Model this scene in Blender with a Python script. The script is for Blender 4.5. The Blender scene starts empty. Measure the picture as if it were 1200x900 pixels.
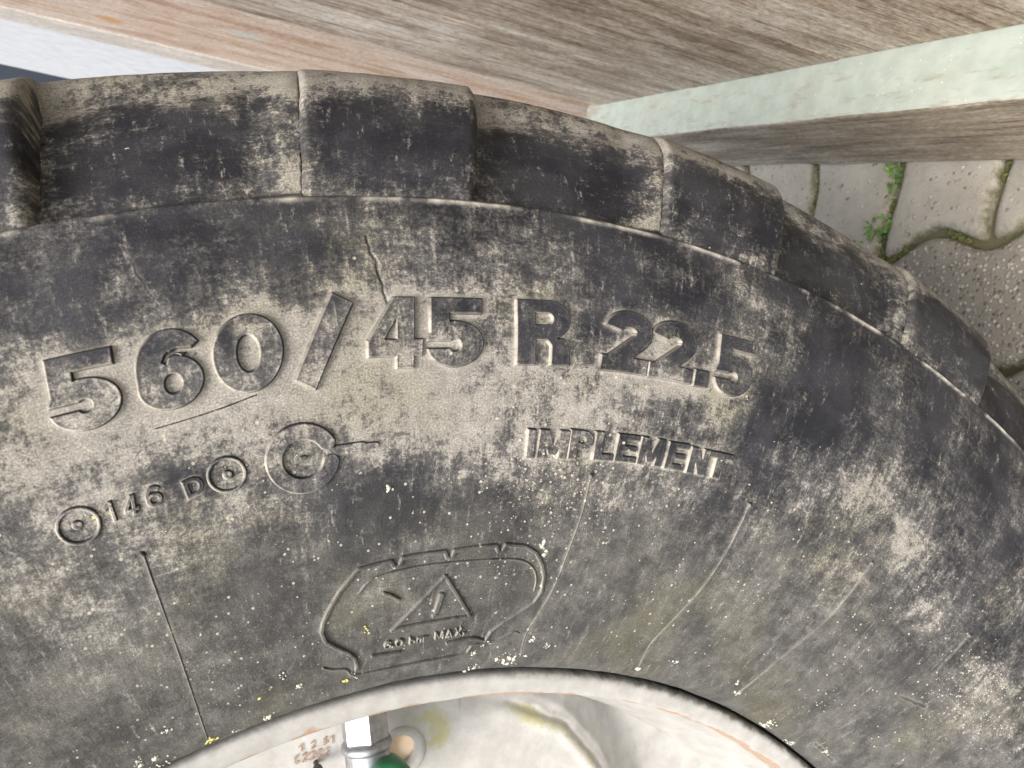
import bpy, bmesh, math, random
import numpy as np
from mathutils import Matrix, Vector

scene = bpy.context.scene
COL = scene.collection
ZC = 0.51                      # height of the wheel axle above the paving

# ------------------------------------------------------------------ camera
cam_d = bpy.data.cameras.new('camera')
cam = bpy.data.objects.new('camera', cam_d); COL.objects.link(cam)
cam_d.sensor_width = 36.0; cam_d.lens = 27.0
cam_d.clip_start = 0.02; cam_d.clip_end = 200
RIGHT = Vector((0.08960564, -0.382119, -0.91975861))
DOWN = Vector((-0.99549735, -0.00569552, -0.0946181))
FWD = Vector((0.03091687, 0.92409557, -0.38090881))
CPOS = Vector((0.4100452, -0.30094321, 0.13161438 + ZC))
m = Matrix.Identity(4)
for i in range(3):
    m[i][0] = RIGHT[i]; m[i][1] = -DOWN[i]; m[i][2] = -FWD[i]; m[i][3] = CPOS[i]
cam.matrix_world = m
cam_d.dof.use_dof = True; cam_d.dof.focus_distance = 0.30; cam_d.dof.aperture_fstop = 26
scene.camera = cam

# ------------------------------------------------------------------ sky, sun, exposure (bright overcast day)
SUN_DIR = Vector((-0.30, -0.52, 0.80)).normalized()      # towards the sun
world = bpy.data.worlds.new('World'); scene.world = world; world.use_nodes = True
wn = world.node_tree.nodes; wl = world.node_tree.links
sky = wn.new('ShaderNodeTexSky'); sky.sky_type = 'NISHITA'; sky.sun_disc = False
sky.sun_elevation = math.asin(SUN_DIR.z)
sky.sun_rotation = math.atan2(SUN_DIR.x, SUN_DIR.y)
sky.air_density = 1.0; sky.dust_density = 4.0; sky.ozone_density = 1.0
bg = wn['Background']; bg.inputs['Strength'].default_value = 0.13
wl.new(sky.outputs[0], bg.inputs[0])
sun_d = bpy.data.lights.new('sun', 'SUN'); sun_d.energy = 1.5; sun_d.angle = math.radians(28)
sun_d.color = (1.0, 0.975, 0.945)
sun = bpy.data.objects.new('sun', sun_d); COL.objects.link(sun)
sun.rotation_euler = SUN_DIR.to_track_quat('Z', 'Y').to_euler(); sun.location = (-1, -1, 3)
scene.view_settings.view_transform = 'Standard'; scene.view_settings.look = 'None'
scene.view_settings.gamma = 1; scene.view_settings.exposure = 1.65
scene.render.engine = 'CYCLES'

# ------------------------------------------------------------------ marks moulded on the tyre, as (angle round the wheel, arc length up the sidewall)
BIG=[('5',(0.40344,0.14246),(-0.04405,-0.00053),(-0.00635,0.02199)),
 ('6',(0.34903,0.14172),(-0.04348,0.00041),(-0.00483,0.0236)),
 ('0',(0.29858,0.14202),(-0.0485,0.0005),(-0.00445,0.02403)),
 ('/',(0.24345,0.14373),(-0.01457,-0.00391),(-0.03461,0.02671)),
 ('4',(0.18867,0.14432),(-0.04354,-0.00035),(-0.0039,0.02379)),
 ('5',(0.14162,0.14391),(-0.04698,-0.00001),(-0.00267,0.0237)),
 ('R',(0.06522,0.1448),(-0.04969,0.00104),(0.00116,0.02335)),
 ('2',(-0.01274,0.14581),(-0.04866,0.00028),(-0.00149,0.0235)),
 ('2',(-0.0614,0.14609),(-0.04794,0.00042),(0.00127,0.02313)),
 ('.',(-0.11042,0.14626),(-0.01614,0.00046),(0.00073,0.00676)),
 ('5',(-0.1322,0.14553),(-0.04254,0.00133),(0.0028,0.0238))]
IMP=[('I',(0.04875,0.11162),(-0.00823,-0.00012),(0.00046,0.0108)),
 ('M',(0.03843,0.11169),(-0.03092,-0.00005),(-0.00091,0.01073)),
 ('P',(0.00625,0.11183),(-0.02516,-0.00017),(0.00066,0.01122)),
 ('L',(-0.02056,0.11205),(-0.02187,0.00029),(0.00137,0.01104)),
 ('E',(-0.04353,0.11239),(-0.02421,0.00026),(0.00028,0.0109)),
 ('M',(-0.0688,0.11253),(-0.02821,0.00021),(0.00041,0.01106)),
 ('E',(-0.10023,0.11252),(-0.02381,0.00046),(0.00025,0.01103)),
 ('N',(-0.12723,0.11257),(-0.0234,0.00033),(0.00102,0.01085)),
 ('T',(-0.14966,0.11282),(-0.02998,0.00065),(0.00183,0.01076))]
LOAD=[('1',(0.39189,0.11368),(-0.00681,0.00034),(-0.00046,0.0064)),
 ('4',(0.37969,0.11405),(-0.01108,0.00034),(-0.00228,0.00614)),
 ('6',(0.36311,0.11444),(-0.01202,0.00061),(-0.00032,0.00643)),
 ('D',(0.33498,0.11407),(-0.01448,0.00109),(0.00137,0.00584))]
WARN=[('6',(0.1786,0.03448),(-0.00878,-0.00013),(-0.0004,0.00386)),
 ('.',(0.16914,0.03435),(-0.00217,-0.00003),(-0.00006,0.00119)),
 ('0',(0.16533,0.0343),(-0.00955,-0.00007),(-0.00017,0.00389)),
 ('b',(0.14864,0.0342),(-0.0076,-0.00001),(0.00011,0.00393)),
 ('a',(0.13993,0.03419),(-0.00653,0.00002),(0.0002,0.00285)),
 ('r',(0.13201,0.03421),(-0.00627,0.00004),(0.00031,0.00287)),
 ('M',(0.11734,0.03434),(-0.01126,0.00017),(0.00065,0.00397)),
 ('A',(0.10439,0.03454),(-0.00961,0.0002),(0.00086,0.00397)),
 ('X',(0.09263,0.03479),(-0.00922,0.00025),(0.00106,0.00398)),
 ('.',(0.08197,0.03507),(-0.00283,0.00009),(0.0004,0.00122))]
PLATE=[['pictogram_outline',0.0013,[(0.2109,0.0264),(0.2099,0.0288),(0.2124,0.0333),(0.2201,0.0371),(0.2339,0.0416),(0.2437,0.0455),(0.2472,0.0507),(0.244,0.0554),(0.2377,0.06),(0.2259,0.0667),(0.2104,0.0729),(0.2061,0.0743),(0.1894,0.075),(0.1745,0.0752),(0.1712,0.0727),(0.1658,0.0728),(0.1628,0.0757),(0.1422,0.0761),(0.1189,0.076),(0.116,0.0733),(0.1114,0.0734),(0.1088,0.076),(0.0861,0.0766),(0.064,0.0767),(0.0608,0.0741),(0.0568,0.0742),(0.0534,0.0769),(0.0312,0.076),(0.017,0.0731),(0.0063,0.068),(-0.0009,0.0621),(-0.0033,0.055),(0.0018,0.0496),(0.0148,0.0454),(0.0328,0.0402),(0.046,0.0354),(0.0496,0.0307)]],
 ['pictogram_inner_line',0.0007,[(0.207,0.0639),(0.1938,0.0688),(0.1678,0.0704),(0.1368,0.0709),(0.1049,0.0708),(0.0694,0.0706),(0.0425,0.0702),(0.0267,0.0689),(0.0143,0.0656),(0.0075,0.0606),(0.0061,0.0555)]],
 ['pictogram_base_line',0.0009,[(0.2484,0.0321),(0.239,0.0299),(0.223,0.0278),(0.2149,0.0235),(0.1919,0.0225),(0.1382,0.0221),(0.077,0.023),(0.0676,0.0259),(0.0633,0.028),(0.0359,0.0296),(0.0165,0.034),(0.0071,0.0332)]],
 ['pictogram_dash',0.0013,[(0.1916,0.0319),(0.1595,0.0307)]],
 ['pictogram_dash',0.0012,[(0.0999,0.0312),(0.0691,0.0325),(0.0538,0.0307)]],
 ['warning_triangle',0.0013,[(0.1707,0.0435),(0.1159,0.0652),(0.0783,0.0445),(0.1707,0.0435)]],
 ['exclamation_mark',0.0019,[(0.1177,0.057),(0.121,0.0494)]],
 ['exclamation_mark',0.0019,[(0.1226,0.0476),(0.1227,0.047)]],
 ['pictogram_arrow',0.0012,[(0.1806,0.0619),(0.1749,0.0607),(0.1648,0.0577)]],
 ['direction_arrow',0.0034,[(0.2225,0.1191),(0.2128,0.1193),(0.1973,0.1193)]],
 ['direction_arrow',0.0022,[(0.1973,0.1193),(0.1859,0.1193)]],
 ['gauge_pin',0.0016,[(0.2459,0.1185),(0.2439,0.1186)]]]
RIB=[['vent_rib',0.0013,[(0.377,0.1007),(0.3776,0.0856),(0.3785,0.0664),(0.3815,0.0427),(0.3862,0.0163)]],
 ['vent_rib',0.0011,[(-0.0246,0.1054),(-0.025,0.0907),(-0.0221,0.0759),(-0.0179,0.056),(-0.0099,0.0429),(-0.0036,0.0313),(-0.0096,0.0194)]],
 ['vent_rib',0.0009,[(-0.2207,0.1064),(-0.2204,0.0872),(-0.2142,0.0652),(-0.2019,0.0478),(-0.1926,0.0319),(-0.2007,0.0172)]],
 ['vent_rib',0.0009,[(-0.4133,0.106),(-0.4127,0.092),(-0.408,0.0715),(-0.3914,0.0473),(-0.384,0.0203)]],
 ['vent_rib',0.0008,[(-0.6042,0.1082),(-0.604,0.0943),(-0.6047,0.0831)]],
 ['mould_line',0.0008,[(0.3433,0.1374),(0.3241,0.1379),(0.3001,0.1389),(0.2721,0.1411)]]]
CRACK=[['c',0.00055,[(0.1795,0.1895),(0.1759,0.182),(0.1732,0.1748),(0.1694,0.169),(0.1678,0.1641)]],
 ['c',0.0007,[(-0.1269,0.2144),(-0.1495,0.2147),(-0.1776,0.2149)]],
 ['c',0.0009,[(-0.5965,0.0649),(-0.6176,0.0671),(-0.6408,0.0695)]],
 ['c',0.0009,[(-0.572,0.0186),(-0.6239,0.0175)]],
 ['c',0.0004,[(0.3329,0.1903),(0.3276,0.1823),(0.3209,0.1719)]],
 ['c',0.0005,[(-0.3647,0.115),(-0.378,0.1233),(-0.3963,0.1293)]],
 ['c',0.0005,[(0,0),(0,0),(0,0)]]]
RING=[('load_ring',(0.41,0.1161),0.0054,0.001),
 ('load_ring_dot',(0.4106,0.1165),0.0007,0.0018),
 ('load_ring',(0.3036,0.1184),0.0054,0.001),
 ('load_ring_dot',(0.303,0.1183),0.0008,0.0018),
 ('gauge_ring',(0.2453,0.1184),0.0090,0.0053)]
DUST=[(0.398,0.1530,0.013,0.50),(0.388,0.1386,0.018,0.70),(0.349,0.1388,0.018,0.60),(0.303,0.1392,0.021,0.75),(0.253,0.1433,0.018,0.70),
 (0.220,0.1495,0.016,0.75),(0.205,0.1320,0.024,0.70),(0.265,0.1576,0.012,0.50),(0.154,0.1473,0.018,0.70),(0.097,0.1350,0.021,0.80),
 (0.142,0.1296,0.015,0.50),(0.033,0.1325,0.018,0.80),(-0.017,0.1342,0.015,0.70),(-0.077,0.1409,0.016,0.80),(-0.143,0.1431,0.015,0.60),
 (-0.162,0.1849,0.010,0.60),(-0.152,0.1949,0.007,0.30),(0.400,0.1298,0.015,0.55),(0.416,0.1428,0.012,0.40),(0.400,0.1710,0.007,0.50),
 (0.336,0.1816,0.007,0.40),(0.260,0.1708,0.009,0.30),(0.391,0.1203,0.012,0.40),(0.353,0.1060,0.018,0.45),(0.441,0.1032,0.021,0.35),
 (0.326,0.0962,0.018,0.30),(0.258,0.1299,0.015,0.50),(0.186,0.1195,0.015,0.45),(0.094,0.1136,0.018,0.40),(0.014,0.1039,0.018,0.45),
 (-0.073,0.1031,0.015,0.30),(-0.142,0.1183,0.015,0.30),(-0.258,0.0995,0.012,0.45),(-0.348,0.1248,0.015,0.60),(-0.450,0.1246,0.018,0.50),
 (-0.376,0.1424,0.012,0.40),(-0.376,0.0948,0.018,0.40),(-0.524,0.1005,0.018,0.40),(-0.673,0.0975,0.021,0.45),(-0.770,0.0864,0.018,0.45),
 (-0.690,0.0713,0.015,0.40),(-0.475,0.0687,0.015,0.25),(-0.287,0.0683,0.021,0.25),(-0.173,0.0574,0.018,0.15),(0.065,0.2007,0.015,0.20),
 (0.097,0.1737,0.015,0.35),(0.039,0.1854,0.015,0.25),(-0.038,0.1915,0.012,0.20),(0.182,0.1735,0.015,0.30),(0.148,0.1880,0.018,0.30),
 (0.207,0.1943,0.012,0.35),(0.278,0.1954,0.012,0.35),(0.342,0.2000,0.012,0.40),(0.382,0.1945,0.009,0.35),(-0.215,0.1778,0.015,0.20),
 (-0.142,0.2052,0.012,0.40),(-0.291,0.1280,0.012,0.30),(-0.605,0.1321,0.015,0.30),(-0.442,0.1564,0.007,0.30),(-0.375,0.1673,0.009,0.25),
 (0.456,0.0656,0.027,0.25),(0.376,0.0553,0.018,0.15),(0.412,0.0813,0.018,0.30),(0.198,0.0612,0.015,0.40),(0.263,0.0752,0.012,0.25),
 (0.254,0.1004,0.012,0.35),(0.297,0.1136,0.015,0.35)]
DARK=[(0.316,0.1908,0.024,0.40),(0.243,0.1865,0.018,0.35),(0.378,0.1835,0.015,0.30),(-0.023,0.1798,0.018,0.40),(-0.107,0.1813,0.015,0.30),
 (-0.271,0.1755,0.024,0.60),(-0.397,0.1722,0.018,0.40),(-0.209,0.2050,0.012,0.40),(-0.512,0.1744,0.018,0.50),(-0.411,0.1892,0.012,0.40),
 (-0.576,0.1538,0.012,0.40),(-0.189,0.1373,0.018,0.40),(-0.265,0.1513,0.015,0.50),(0.415,0.1186,0.009,0.10),(0.340,0.1256,0.012,0.50),
 (0.165,0.1064,0.018,0.35),(0.204,0.0930,0.021,0.40),(0.088,0.0873,0.018,0.30),(0.302,0.0731,0.024,0.30),(0.320,0.1190,0.009,0.30),
 (0.034,0.0563,0.018,0.30),(0.022,0.2038,0.012,0.20),(-0.055,0.2008,0.009,0.40),(-0.112,0.1300,0.012,0.30),(-0.571,0.0739,0.012,0.30),
 (-0.635,0.1145,0.012,0.35),(0.198,0.1823,0.015,0.20),(0.110,0.1825,0.012,0.20),(-0.001,0.1620,0.006,0.10)]
SPECK=[(-0.033,0.1050,0.033,0.50),(0.027,0.1136,0.018,0.60),(-0.683,0.0949,0.021,1.00),(-0.563,0.0998,0.024,0.40),(-0.475,0.0687,0.027,0.20),
 (0.046,0.0759,0.042,0.25),(-0.336,0.0930,0.030,0.25),(0.131,0.0479,0.045,0.15),(0.360,0.0435,0.036,0.25),(0.415,0.0918,0.036,0.12),
 (-0.196,0.0591,0.036,0.12),(0.270,0.1139,0.024,0.15),(0.197,0.0893,0.021,0.12),(0.309,0.0593,0.042,0.12),(-0.675,0.0592,0.024,0.30)]
LICHEN=[(0.001,0.0180,0.0042,16,0),(0.018,0.0173,0.0030,8,0),(0.055,0.0133,0.0036,12,0),(-0.042,0.0250,0.0018,6,0),(0.051,0.0282,0.0018,5,0),
 (0.059,0.0235,0.0015,4,0),(-0.018,0.0291,0.0018,4,0),(0.005,0.0723,0.0015,3,0),(0.009,0.0757,0.0018,3,0),
 (0.384,0.0151,0.0024,9,1),(0.442,0.0160,0.0048,14,0),(0.456,0.0208,0.0024,6,0),(0.357,0.0126,0.0024,4,0),
 (0.225,0.0216,0.0015,4,1),(0.212,0.0229,0.0024,6,0),(0.317,0.0136,0.0018,6,0),(0.321,0.0270,0.0012,2,1),(0.418,0.0307,0.0024,4,0),
 (-0.382,0.0199,0.0018,6,0),(-0.202,0.0167,0.0015,4,0),(-0.480,0.0120,0.0042,14,0),(-0.548,0.0089,0.0036,9,0),(-0.597,0.0177,0.0030,6,0),
 (-0.368,0.0256,0.0015,4,0),(0.389,0.1167,0.0009,1,1),(0.397,0.1174,0.0009,1,1),(0.294,0.0343,0.0018,3,0),(-0.006,0.1179,0.0009,3,1),
 (0.016,0.1131,0.0015,6,0),(-0.247,0.0253,0.0018,3,0),(0.276,0.0262,0.0015,3,0),(0.174,0.1032,0.0012,4,0),(0.198,0.0472,0.0024,2,1),
 (-0.673,0.0975,0.0120,22,0),(-0.634,0.0794,0.0090,14,0),(-0.742,0.0895,0.0120,20,0),(-0.633,0.0997,0.0060,8,0),(-0.502,0.0384,0.0090,12,0),
 (-0.280,0.0720,0.0090,8,0),(0.015,0.0901,0.0120,12,0),(0.040,0.1036,0.0090,10,0),(-0.459,0.0863,0.0120,10,0)]
STAMP1 = ((.2597, .2864), (-.0009, -.0622), (.0035, -.0012))
STAMP2 = ((.2552, .2971), (-.0015, -.0628), (.0039, -.0016))
CAPP = (.2520, .1600)

# ------------------------------------------------------------------ helpers
def empty(name, loc, rz=0):
    o = bpy.data.objects.new(name, None); COL.objects.link(o)
    o.location = loc; o.rotation_euler = (0, 0, rz); o.empty_display_size = 0.05
    return o
def tag(o, label=None, cat=None, group=None, kind=None):
    if label: o['label'] = label
    if cat: o['category'] = cat
    if group: o['group'] = group
    if kind: o['kind'] = kind
    return o
def link(name, me, parent=None, loc=(0, 0, 0), mats=()):
    o = bpy.data.objects.new(name, me); COL.objects.link(o)
    for mt in mats: me.materials.append(mt)
    o.location = loc
    if parent: o.parent = parent
    return o
def mesh_np(name, V, Q, smooth=True, attrs=None):
    V = np.asarray(V, np.float32); Q = np.asarray(Q, np.int32)
    me = bpy.data.meshes.new(name); k = Q.shape[1]
    me.vertices.add(len(V)); me.vertices.foreach_set('co', V.ravel())
    me.loops.add(Q.size); me.loops.foreach_set('vertex_index', Q.ravel())
    me.polygons.add(len(Q)); me.polygons.foreach_set('loop_start', np.arange(0, Q.size, k, dtype=np.int32))
    me.polygons.foreach_set('use_smooth', np.full(len(Q), smooth, bool))
    for an, av in (attrs or {}).items():
        av = np.asarray(av, np.float32)
        if av.ndim == 1:
            at = me.attributes.new(an, 'FLOAT', 'POINT'); at.data.foreach_set('value', av)
        else:
            at = me.attributes.new(an, 'FLOAT_VECTOR', 'POINT'); at.data.foreach_set('vector', av.ravel())
    me.update(calc_edges=True); me.validate()
    return me
def grid_quads(ni, nj, wrap=False, keep=None):
    i = np.arange(ni if wrap else ni - 1); j = np.arange(nj - 1)
    I, J = np.meshgrid(i, j, indexing='ij'); I2 = (I + 1) % ni
    Q = np.stack([I * nj + J, I * nj + J + 1, I2 * nj + J + 1, I2 * nj + J], -1).reshape(-1, 4)
    if keep is not None:
        Q = Q[keep.ravel()[Q].all(1)]
    return Q
def compact(V, Q, attrs):
    used = np.unique(Q); mp = np.full(len(V), -1, np.int64); mp[used] = np.arange(len(used))
    return V[used], mp[Q], {k: v[used] for k, v in attrs.items()}
def sstep(a, b, x):
    t = np.clip((x - a) / (b - a), 0, 1); return t * t * (3 - 2 * t)
def vnoise(x, y, seed=0):
    xi = np.floor(x).astype(np.int64); yi = np.floor(y).astype(np.int64); fx = x - xi; fy = y - yi
    def h(i, j):
        n = (i * 374761393 + j * 668265263 + seed * 974634777) & 0x7fffffff
        n = ((n ^ (n >> 13)) * 1274126177) & 0x7fffffff
        return ((n ^ (n >> 16)) & 0xffff) / 65535.0
    u = fx * fx * (3 - 2 * fx); v = fy * fy * (3 - 2 * fy)
    return (h(xi, yi) * (1 - u) + h(xi + 1, yi) * u) * (1 - v) + (h(xi, yi + 1) * (1 - u) + h(xi + 1, yi + 1) * u) * v
def fbm(x, y, oct=5, seed=0):
    s = 0; a = .5; t = 0
    for o in range(oct):
        s = s + a * vnoise(x * 2 ** o + 17.3 * o, y * 2 ** o - 9.1 * o, seed + o); t += a; a *= .55
    return s / t
def seg_dist(X, Y, pts):
    d = np.full(X.shape, 1e9)
    for (x0, y0), (x1, y1) in zip(pts[:-1], pts[1:]):
        dx, dy = x1 - x0, y1 - y0; L2 = dx * dx + dy * dy + 1e-18
        t = np.clip(((X - x0) * dx + (Y - y0) * dy) / L2, 0, 1)
        d = np.minimum(d, np.hypot(X - x0 - t * dx, Y - y0 - t * dy))
    return d
def poly_sdf(X, Y, pts):
    d = seg_dist(X, Y, list(pts) + [pts[0]]); ins = np.zeros(X.shape, bool); n = len(pts)
    for k in range(n):
        x0, y0 = pts[k]; x1, y1 = pts[(k + 1) % n]
        if y0 == y1: continue
        c = (y0 > Y) != (y1 > Y)
        ins ^= c & (X < (x1 - x0) * (Y - y0) / (y1 - y0) + x0)
    return np.where(ins, -d, d)

# ------------------------------------------------------------------ materials
class NT:
    def __init__(s, name):
        s.m = bpy.data.materials.new(name); s.m.use_nodes = True
        s.n = s.m.node_tree.nodes; s.l = s.m.node_tree.links; s.b = s.n['Principled BSDF']
    def new(s, t, **kw):
        n = s.n.new(t)
        for k, v in kw.items(): setattr(n, k, v)
        return n
    def put(s, sock, v):
        if hasattr(v, 'is_linked') or isinstance(v, bpy.types.NodeSocket): s.l.new(v, sock)
        elif isinstance(v, (tuple, list)) and len(v) == 3 and sock.type == 'RGBA': sock.default_value = (*v, 1)
        else: sock.default_value = v
    def attr(s, name, out='Fac'):
        return s.new('ShaderNodeAttribute', attribute_name=name).outputs[out]
    def noise(s, vec, scale, detail=4, rough=.55, dist=0, out='Fac'):
        n = s.new('ShaderNodeTexNoise'); s.put(n.inputs['Vector'], vec); n.inputs['Scale'].default_value = scale
        n.inputs['Detail'].default_value = detail; n.inputs['Roughness'].default_value = rough; n.inputs['Distortion'].default_value = dist
        return n.outputs[out]
    def voro(s, vec, scale, feature='F1', out='Distance', rnd=1):
        n = s.new('ShaderNodeTexVoronoi', feature=feature); s.put(n.inputs['Vector'], vec); n.inputs['Scale'].default_value = scale
        n.inputs['Randomness'].default_value = rnd
        return n.outputs[out]
    def map(s, vec, scale=(1, 1, 1), rot=(0, 0, 0), loc=(0, 0, 0)):
        n = s.new('ShaderNodeMapping'); s.put(n.inputs[0], vec); n.inputs['Scale'].default_value = scale
        n.inputs['Rotation'].default_value = rot; s.put(n.inputs['Location'], loc); return n.outputs[0]
    def math(s, op, a, b=0., c=0.):
        n = s.new('ShaderNodeMath', operation=op); s.put(n.inputs[0], a); s.put(n.inputs[1], b); s.put(n.inputs[2], c); return n.outputs[0]
    def vmath(s, op, a, b):
        n = s.new('ShaderNodeVectorMath', operation=op); s.put(n.inputs[0], a); s.put(n.inputs[1], b); return n.outputs[0]
    def ss(s, v, a, b, lo=0., hi=1.):
        n = s.new('ShaderNodeMapRange', interpolation_type='SMOOTHSTEP'); s.put(n.inputs[0], v)
        for i, x in enumerate((a, b, lo, hi)): n.inputs[i + 1].default_value = x
        return n.outputs[0]
    def mix(s, f, a, b, blend='MIX'):
        n = s.new('ShaderNodeMix', data_type='RGBA', blend_type=blend); s.put(n.inputs[0], f); s.put(n.inputs[6], a); s.put(n.inputs[7], b)
        return n.outputs[2]
    def ramp(s, f, stops):
        n = s.new('ShaderNodeValToRGB'); s.put(n.inputs[0], f); e = n.color_ramp.elements
        while len(e) < len(stops): e.new(.5)
        for q, (p, c) in zip(e, stops): q.position = p; q.color = (*c, 1)
        return n.outputs[0]
    def bump(s, h, strength=.5, dist=.001, nrm=None):
        n = s.new('ShaderNodeBump'); s.put(n.inputs['Height'], h); n.inputs['Strength'].default_value = strength; n.inputs['Distance'].default_value = dist
        if nrm is not None: s.put(n.inputs['Normal'], nrm)
        return n.outputs[0]
    def out(s, color=None, rough=None, normal=None, metal=None, spec=None):
        if color is not None: s.put(s.b.inputs['Base Color'], color)
        if rough is not None: s.put(s.b.inputs['Roughness'], rough)
        if normal is not None: s.put(s.b.inputs['Normal'], normal)
        if metal is not None: s.put(s.b.inputs['Metallic'], metal)
        if spec is not None: s.put(s.b.inputs['Specular IOR Level'], spec)
        return s.m
    def obj(s): return s.new('ShaderNodeTexCoord').outputs['Object']
    def rnd(s): return s.new('ShaderNodeObjectInfo').outputs['Random']

def mat_rubber(name, use_rnd=False):
    t = NT(name)
    P = t.attr('flat', 'Vector')
    if use_rnd:
        P = t.vmath('ADD', P, t.vmath('MULTIPLY', t.new('ShaderNodeCombineXYZ').outputs[0], (0, 0, 0)))
        c = t.new('ShaderNodeCombineXYZ'); t.put(c.inputs[0], t.math('MULTIPLY', t.rnd(), 7.3)); t.put(c.inputs[1], t.math('MULTIPLY', t.rnd(), 3.1))
        P = t.vmath('ADD', t.attr('flat', 'Vector'), c.outputs[0])
    dust = t.attr('dust'); edge = t.attr('edge')
    big = t.noise(P, 26, 5, .66, .5)
    mid = t.noise(P, 120, 7, .74, .2)
    fine = t.noise(P, 700, 4, .8)
    rub = t.noise(t.map(P, (1, .22, 1), (0, 0, math.radians(24))), 330, 5, .78)      # rubbed streaks
    rub2 = t.noise(t.map(P, (.2, 1, 1), (0, 0, math.radians(-12))), 300, 5, .78)
    def add(v, n, k): return t.math('ADD', v, t.math('MULTIPLY', t.math('SUBTRACT', n, .5), k))
    nn = add(t.math('MULTIPLY', t.math('SUBTRACT', big, .5), .7), mid, 1.35); nn = add(nn, rub, .95); nn = add(nn, rub2, .55); nn = add(nn, fine, 1.4)
    v = t.math('ADD', dust, t.math('MULTIPLY', nn, t.attr('gain')))
    cov = t.math('ADD', t.math('MULTIPLY', t.ss(v, -.08, .70), .40), t.math('MULTIPLY', t.ss(v, .36, .74), .55))
    soft = t.noise(P, 38, 4, .6, .3)
    base = t.mix(t.ss(soft, .35, .65), (.0090, .0098, .0135), (.026, .0265, .0310))
    aged = t.mix(t.ss(t.math('ADD', soft, t.math('MULTIPLY', t.math('SUBTRACT', mid, .5), .8)), .3, .7), (.034, .0338, .033), (.070, .0685, .063))
    aged = t.mix(t.ss(t.noise(P, 13, 3), .5, .7, 0., .7), aged, (.068, .065, .042))
    base = t.mix(t.attr('aged'), base, aged)
    grey = t.mix(t.ss(mid, .3, .7), (.168, .160, .143), (.262, .249, .222))
    ole = t.mix(t.ss(t.noise(P, 17, 3), .45, .7), grey, (.190, .180, .138))
    col = t.mix(cov, base, ole)
    ult = t.noise(P, 1500, 3, .75)
    col = t.mix(1., col, t.ramp(ult, [(.30, (.55, .55, .55)), (.5, (1, 1, 1)), (.70, (1.75, 1.72, 1.65))]), 'MULTIPLY')
    # chalky scuffs left where something brushed the dust
    sc1 = t.math('MULTIPLY', t.ss(rub, .57, .68), t.ss(fine, .42, .58))
    col = t.mix(t.math('MULTIPLY', sc1, .5), col, (.33, .315, .285))
    dk = t.math('MULTIPLY', t.ss(t.noise(P, 420, 5, .75), .60, .70), .55)
    col = t.mix(dk, col, (.03, .03, .032))
    crumb = t.math('MULTIPLY', t.ss(t.noise(P, 560, 3, .7), .60, .66), t.ss(t.attr('speck'), .1, .6))
    col = t.mix(t.math('MULTIPLY', crumb, .75), col, (.36, .34, .26))
    col = t.mix(t.math('MULTIPLY', edge, t.ss(mid, .2, .55)), col, (.40, .372, .315))
    # hair scratches
    scr = t.noise(t.map(P, (1, .035, 1), (0, 0, math.radians(58))), 520, 3, .6)
    scr2 = t.noise(t.map(P, (.035, 1, 1), (0, 0, math.radians(-25))), 470, 3, .6)
    sc = t.math('MAXIMUM', t.ss(scr, .70, .78), t.ss(scr2, .70, .78))
    sc = t.math('MULTIPLY', sc, t.ss(t.noise(P, 60, 2), .45, .6))
    col = t.mix(t.math('MULTIPLY', sc, .5), col, (.34, .32, .28))
    # grains of grit
    w = t.voro(P, 700, out='Distance'); wc = t.voro(P, 700, out='Color')
    sp = t.new('ShaderNodeSeparateColor'); t.put(sp.inputs[0], wc)
    thr = t.math('SUBTRACT', .998, t.math('MULTIPLY', t.attr('speck'), .42))
    on = t.math('MULTIPLY', t.math('GREATER_THAN', sp.outputs[0], thr), t.math('LESS_THAN', w, t.math('ADD', .06, t.math('MULTIPLY', sp.outputs[2], .34))))
    col = t.mix(t.math('MULTIPLY', on, .7), col, t.mix(sp.outputs[1], (.36, .34, .24), (.46, .44, .37)))
    rough = t.ss(cov, 0, .6, .60, .94)
    hgt = t.math('ADD', t.math('MULTIPLY', fine, .6), t.math('ADD', t.math('MULTIPLY', mid, .8), t.math('MULTIPLY', rub, .6)))
    hgt = t.math('ADD', hgt, t.math('MULTIPLY', on, .8))
    nrm = t.bump(hgt, .6, .0005)
    return t.out(col, rough, nrm, spec=.28)
RUB = mat_rubber('weathered_rubber')
RUBL = mat_rubber('weathered_rubber_lug', True)

def mat_rim(name, k):
    t = NT(name); P = t.obj()
    n = t.noise(P, 90, 5); n2 = t.noise(P, 500, 4)
    col = t.mix(t.ss(n, .3, .7), (.325 * k, .318 * k, .295 * k), (.40 * k, .395 * k, .375 * k))
    col = t.mix(t.math('MULTIPLY', t.attr('grime'), t.ss(t.noise(P, 200, 5, .65), .25, .75)), col, (.10, .095, .08))
    col = t.mix(t.ss(t.math('ADD', t.attr('olive'), t.math('MULTIPLY', t.math('SUBTRACT', t.noise(P, 330, 6, .75), .5), 2.4)), .40, 1.1, 0., .75), col, (.33, .31, .13))
    r = t.ss(t.math('ADD', t.attr('rust'), t.math('MULTIPLY', t.math('SUBTRACT', t.noise(P, 160, 5, .7), .5), 1.7)), .5, .95)
    col = t.mix(t.math('MULTIPLY', r, .8), col, t.mix(n2, (.22, .115, .055), (.32, .20, .12)))
    return t.out(col, .42, t.bump(t.math('ADD', n2, n), .25, .0005))
RIM = mat_rim('off_white_flange_paint', .86)
DISCM = mat_rim('white_disc_paint', 1.05)
def mat_simple(name, c1, c2, scale, rough=.5, metal=0., bump=.2, bd=.0005):
    t = NT(name); P = t.obj(); n = t.noise(P, scale, 5)
    return t.out(t.mix(t.ss(n, .3, .7), c1, c2), rough, t.bump(n, bump, bd), metal)
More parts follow.
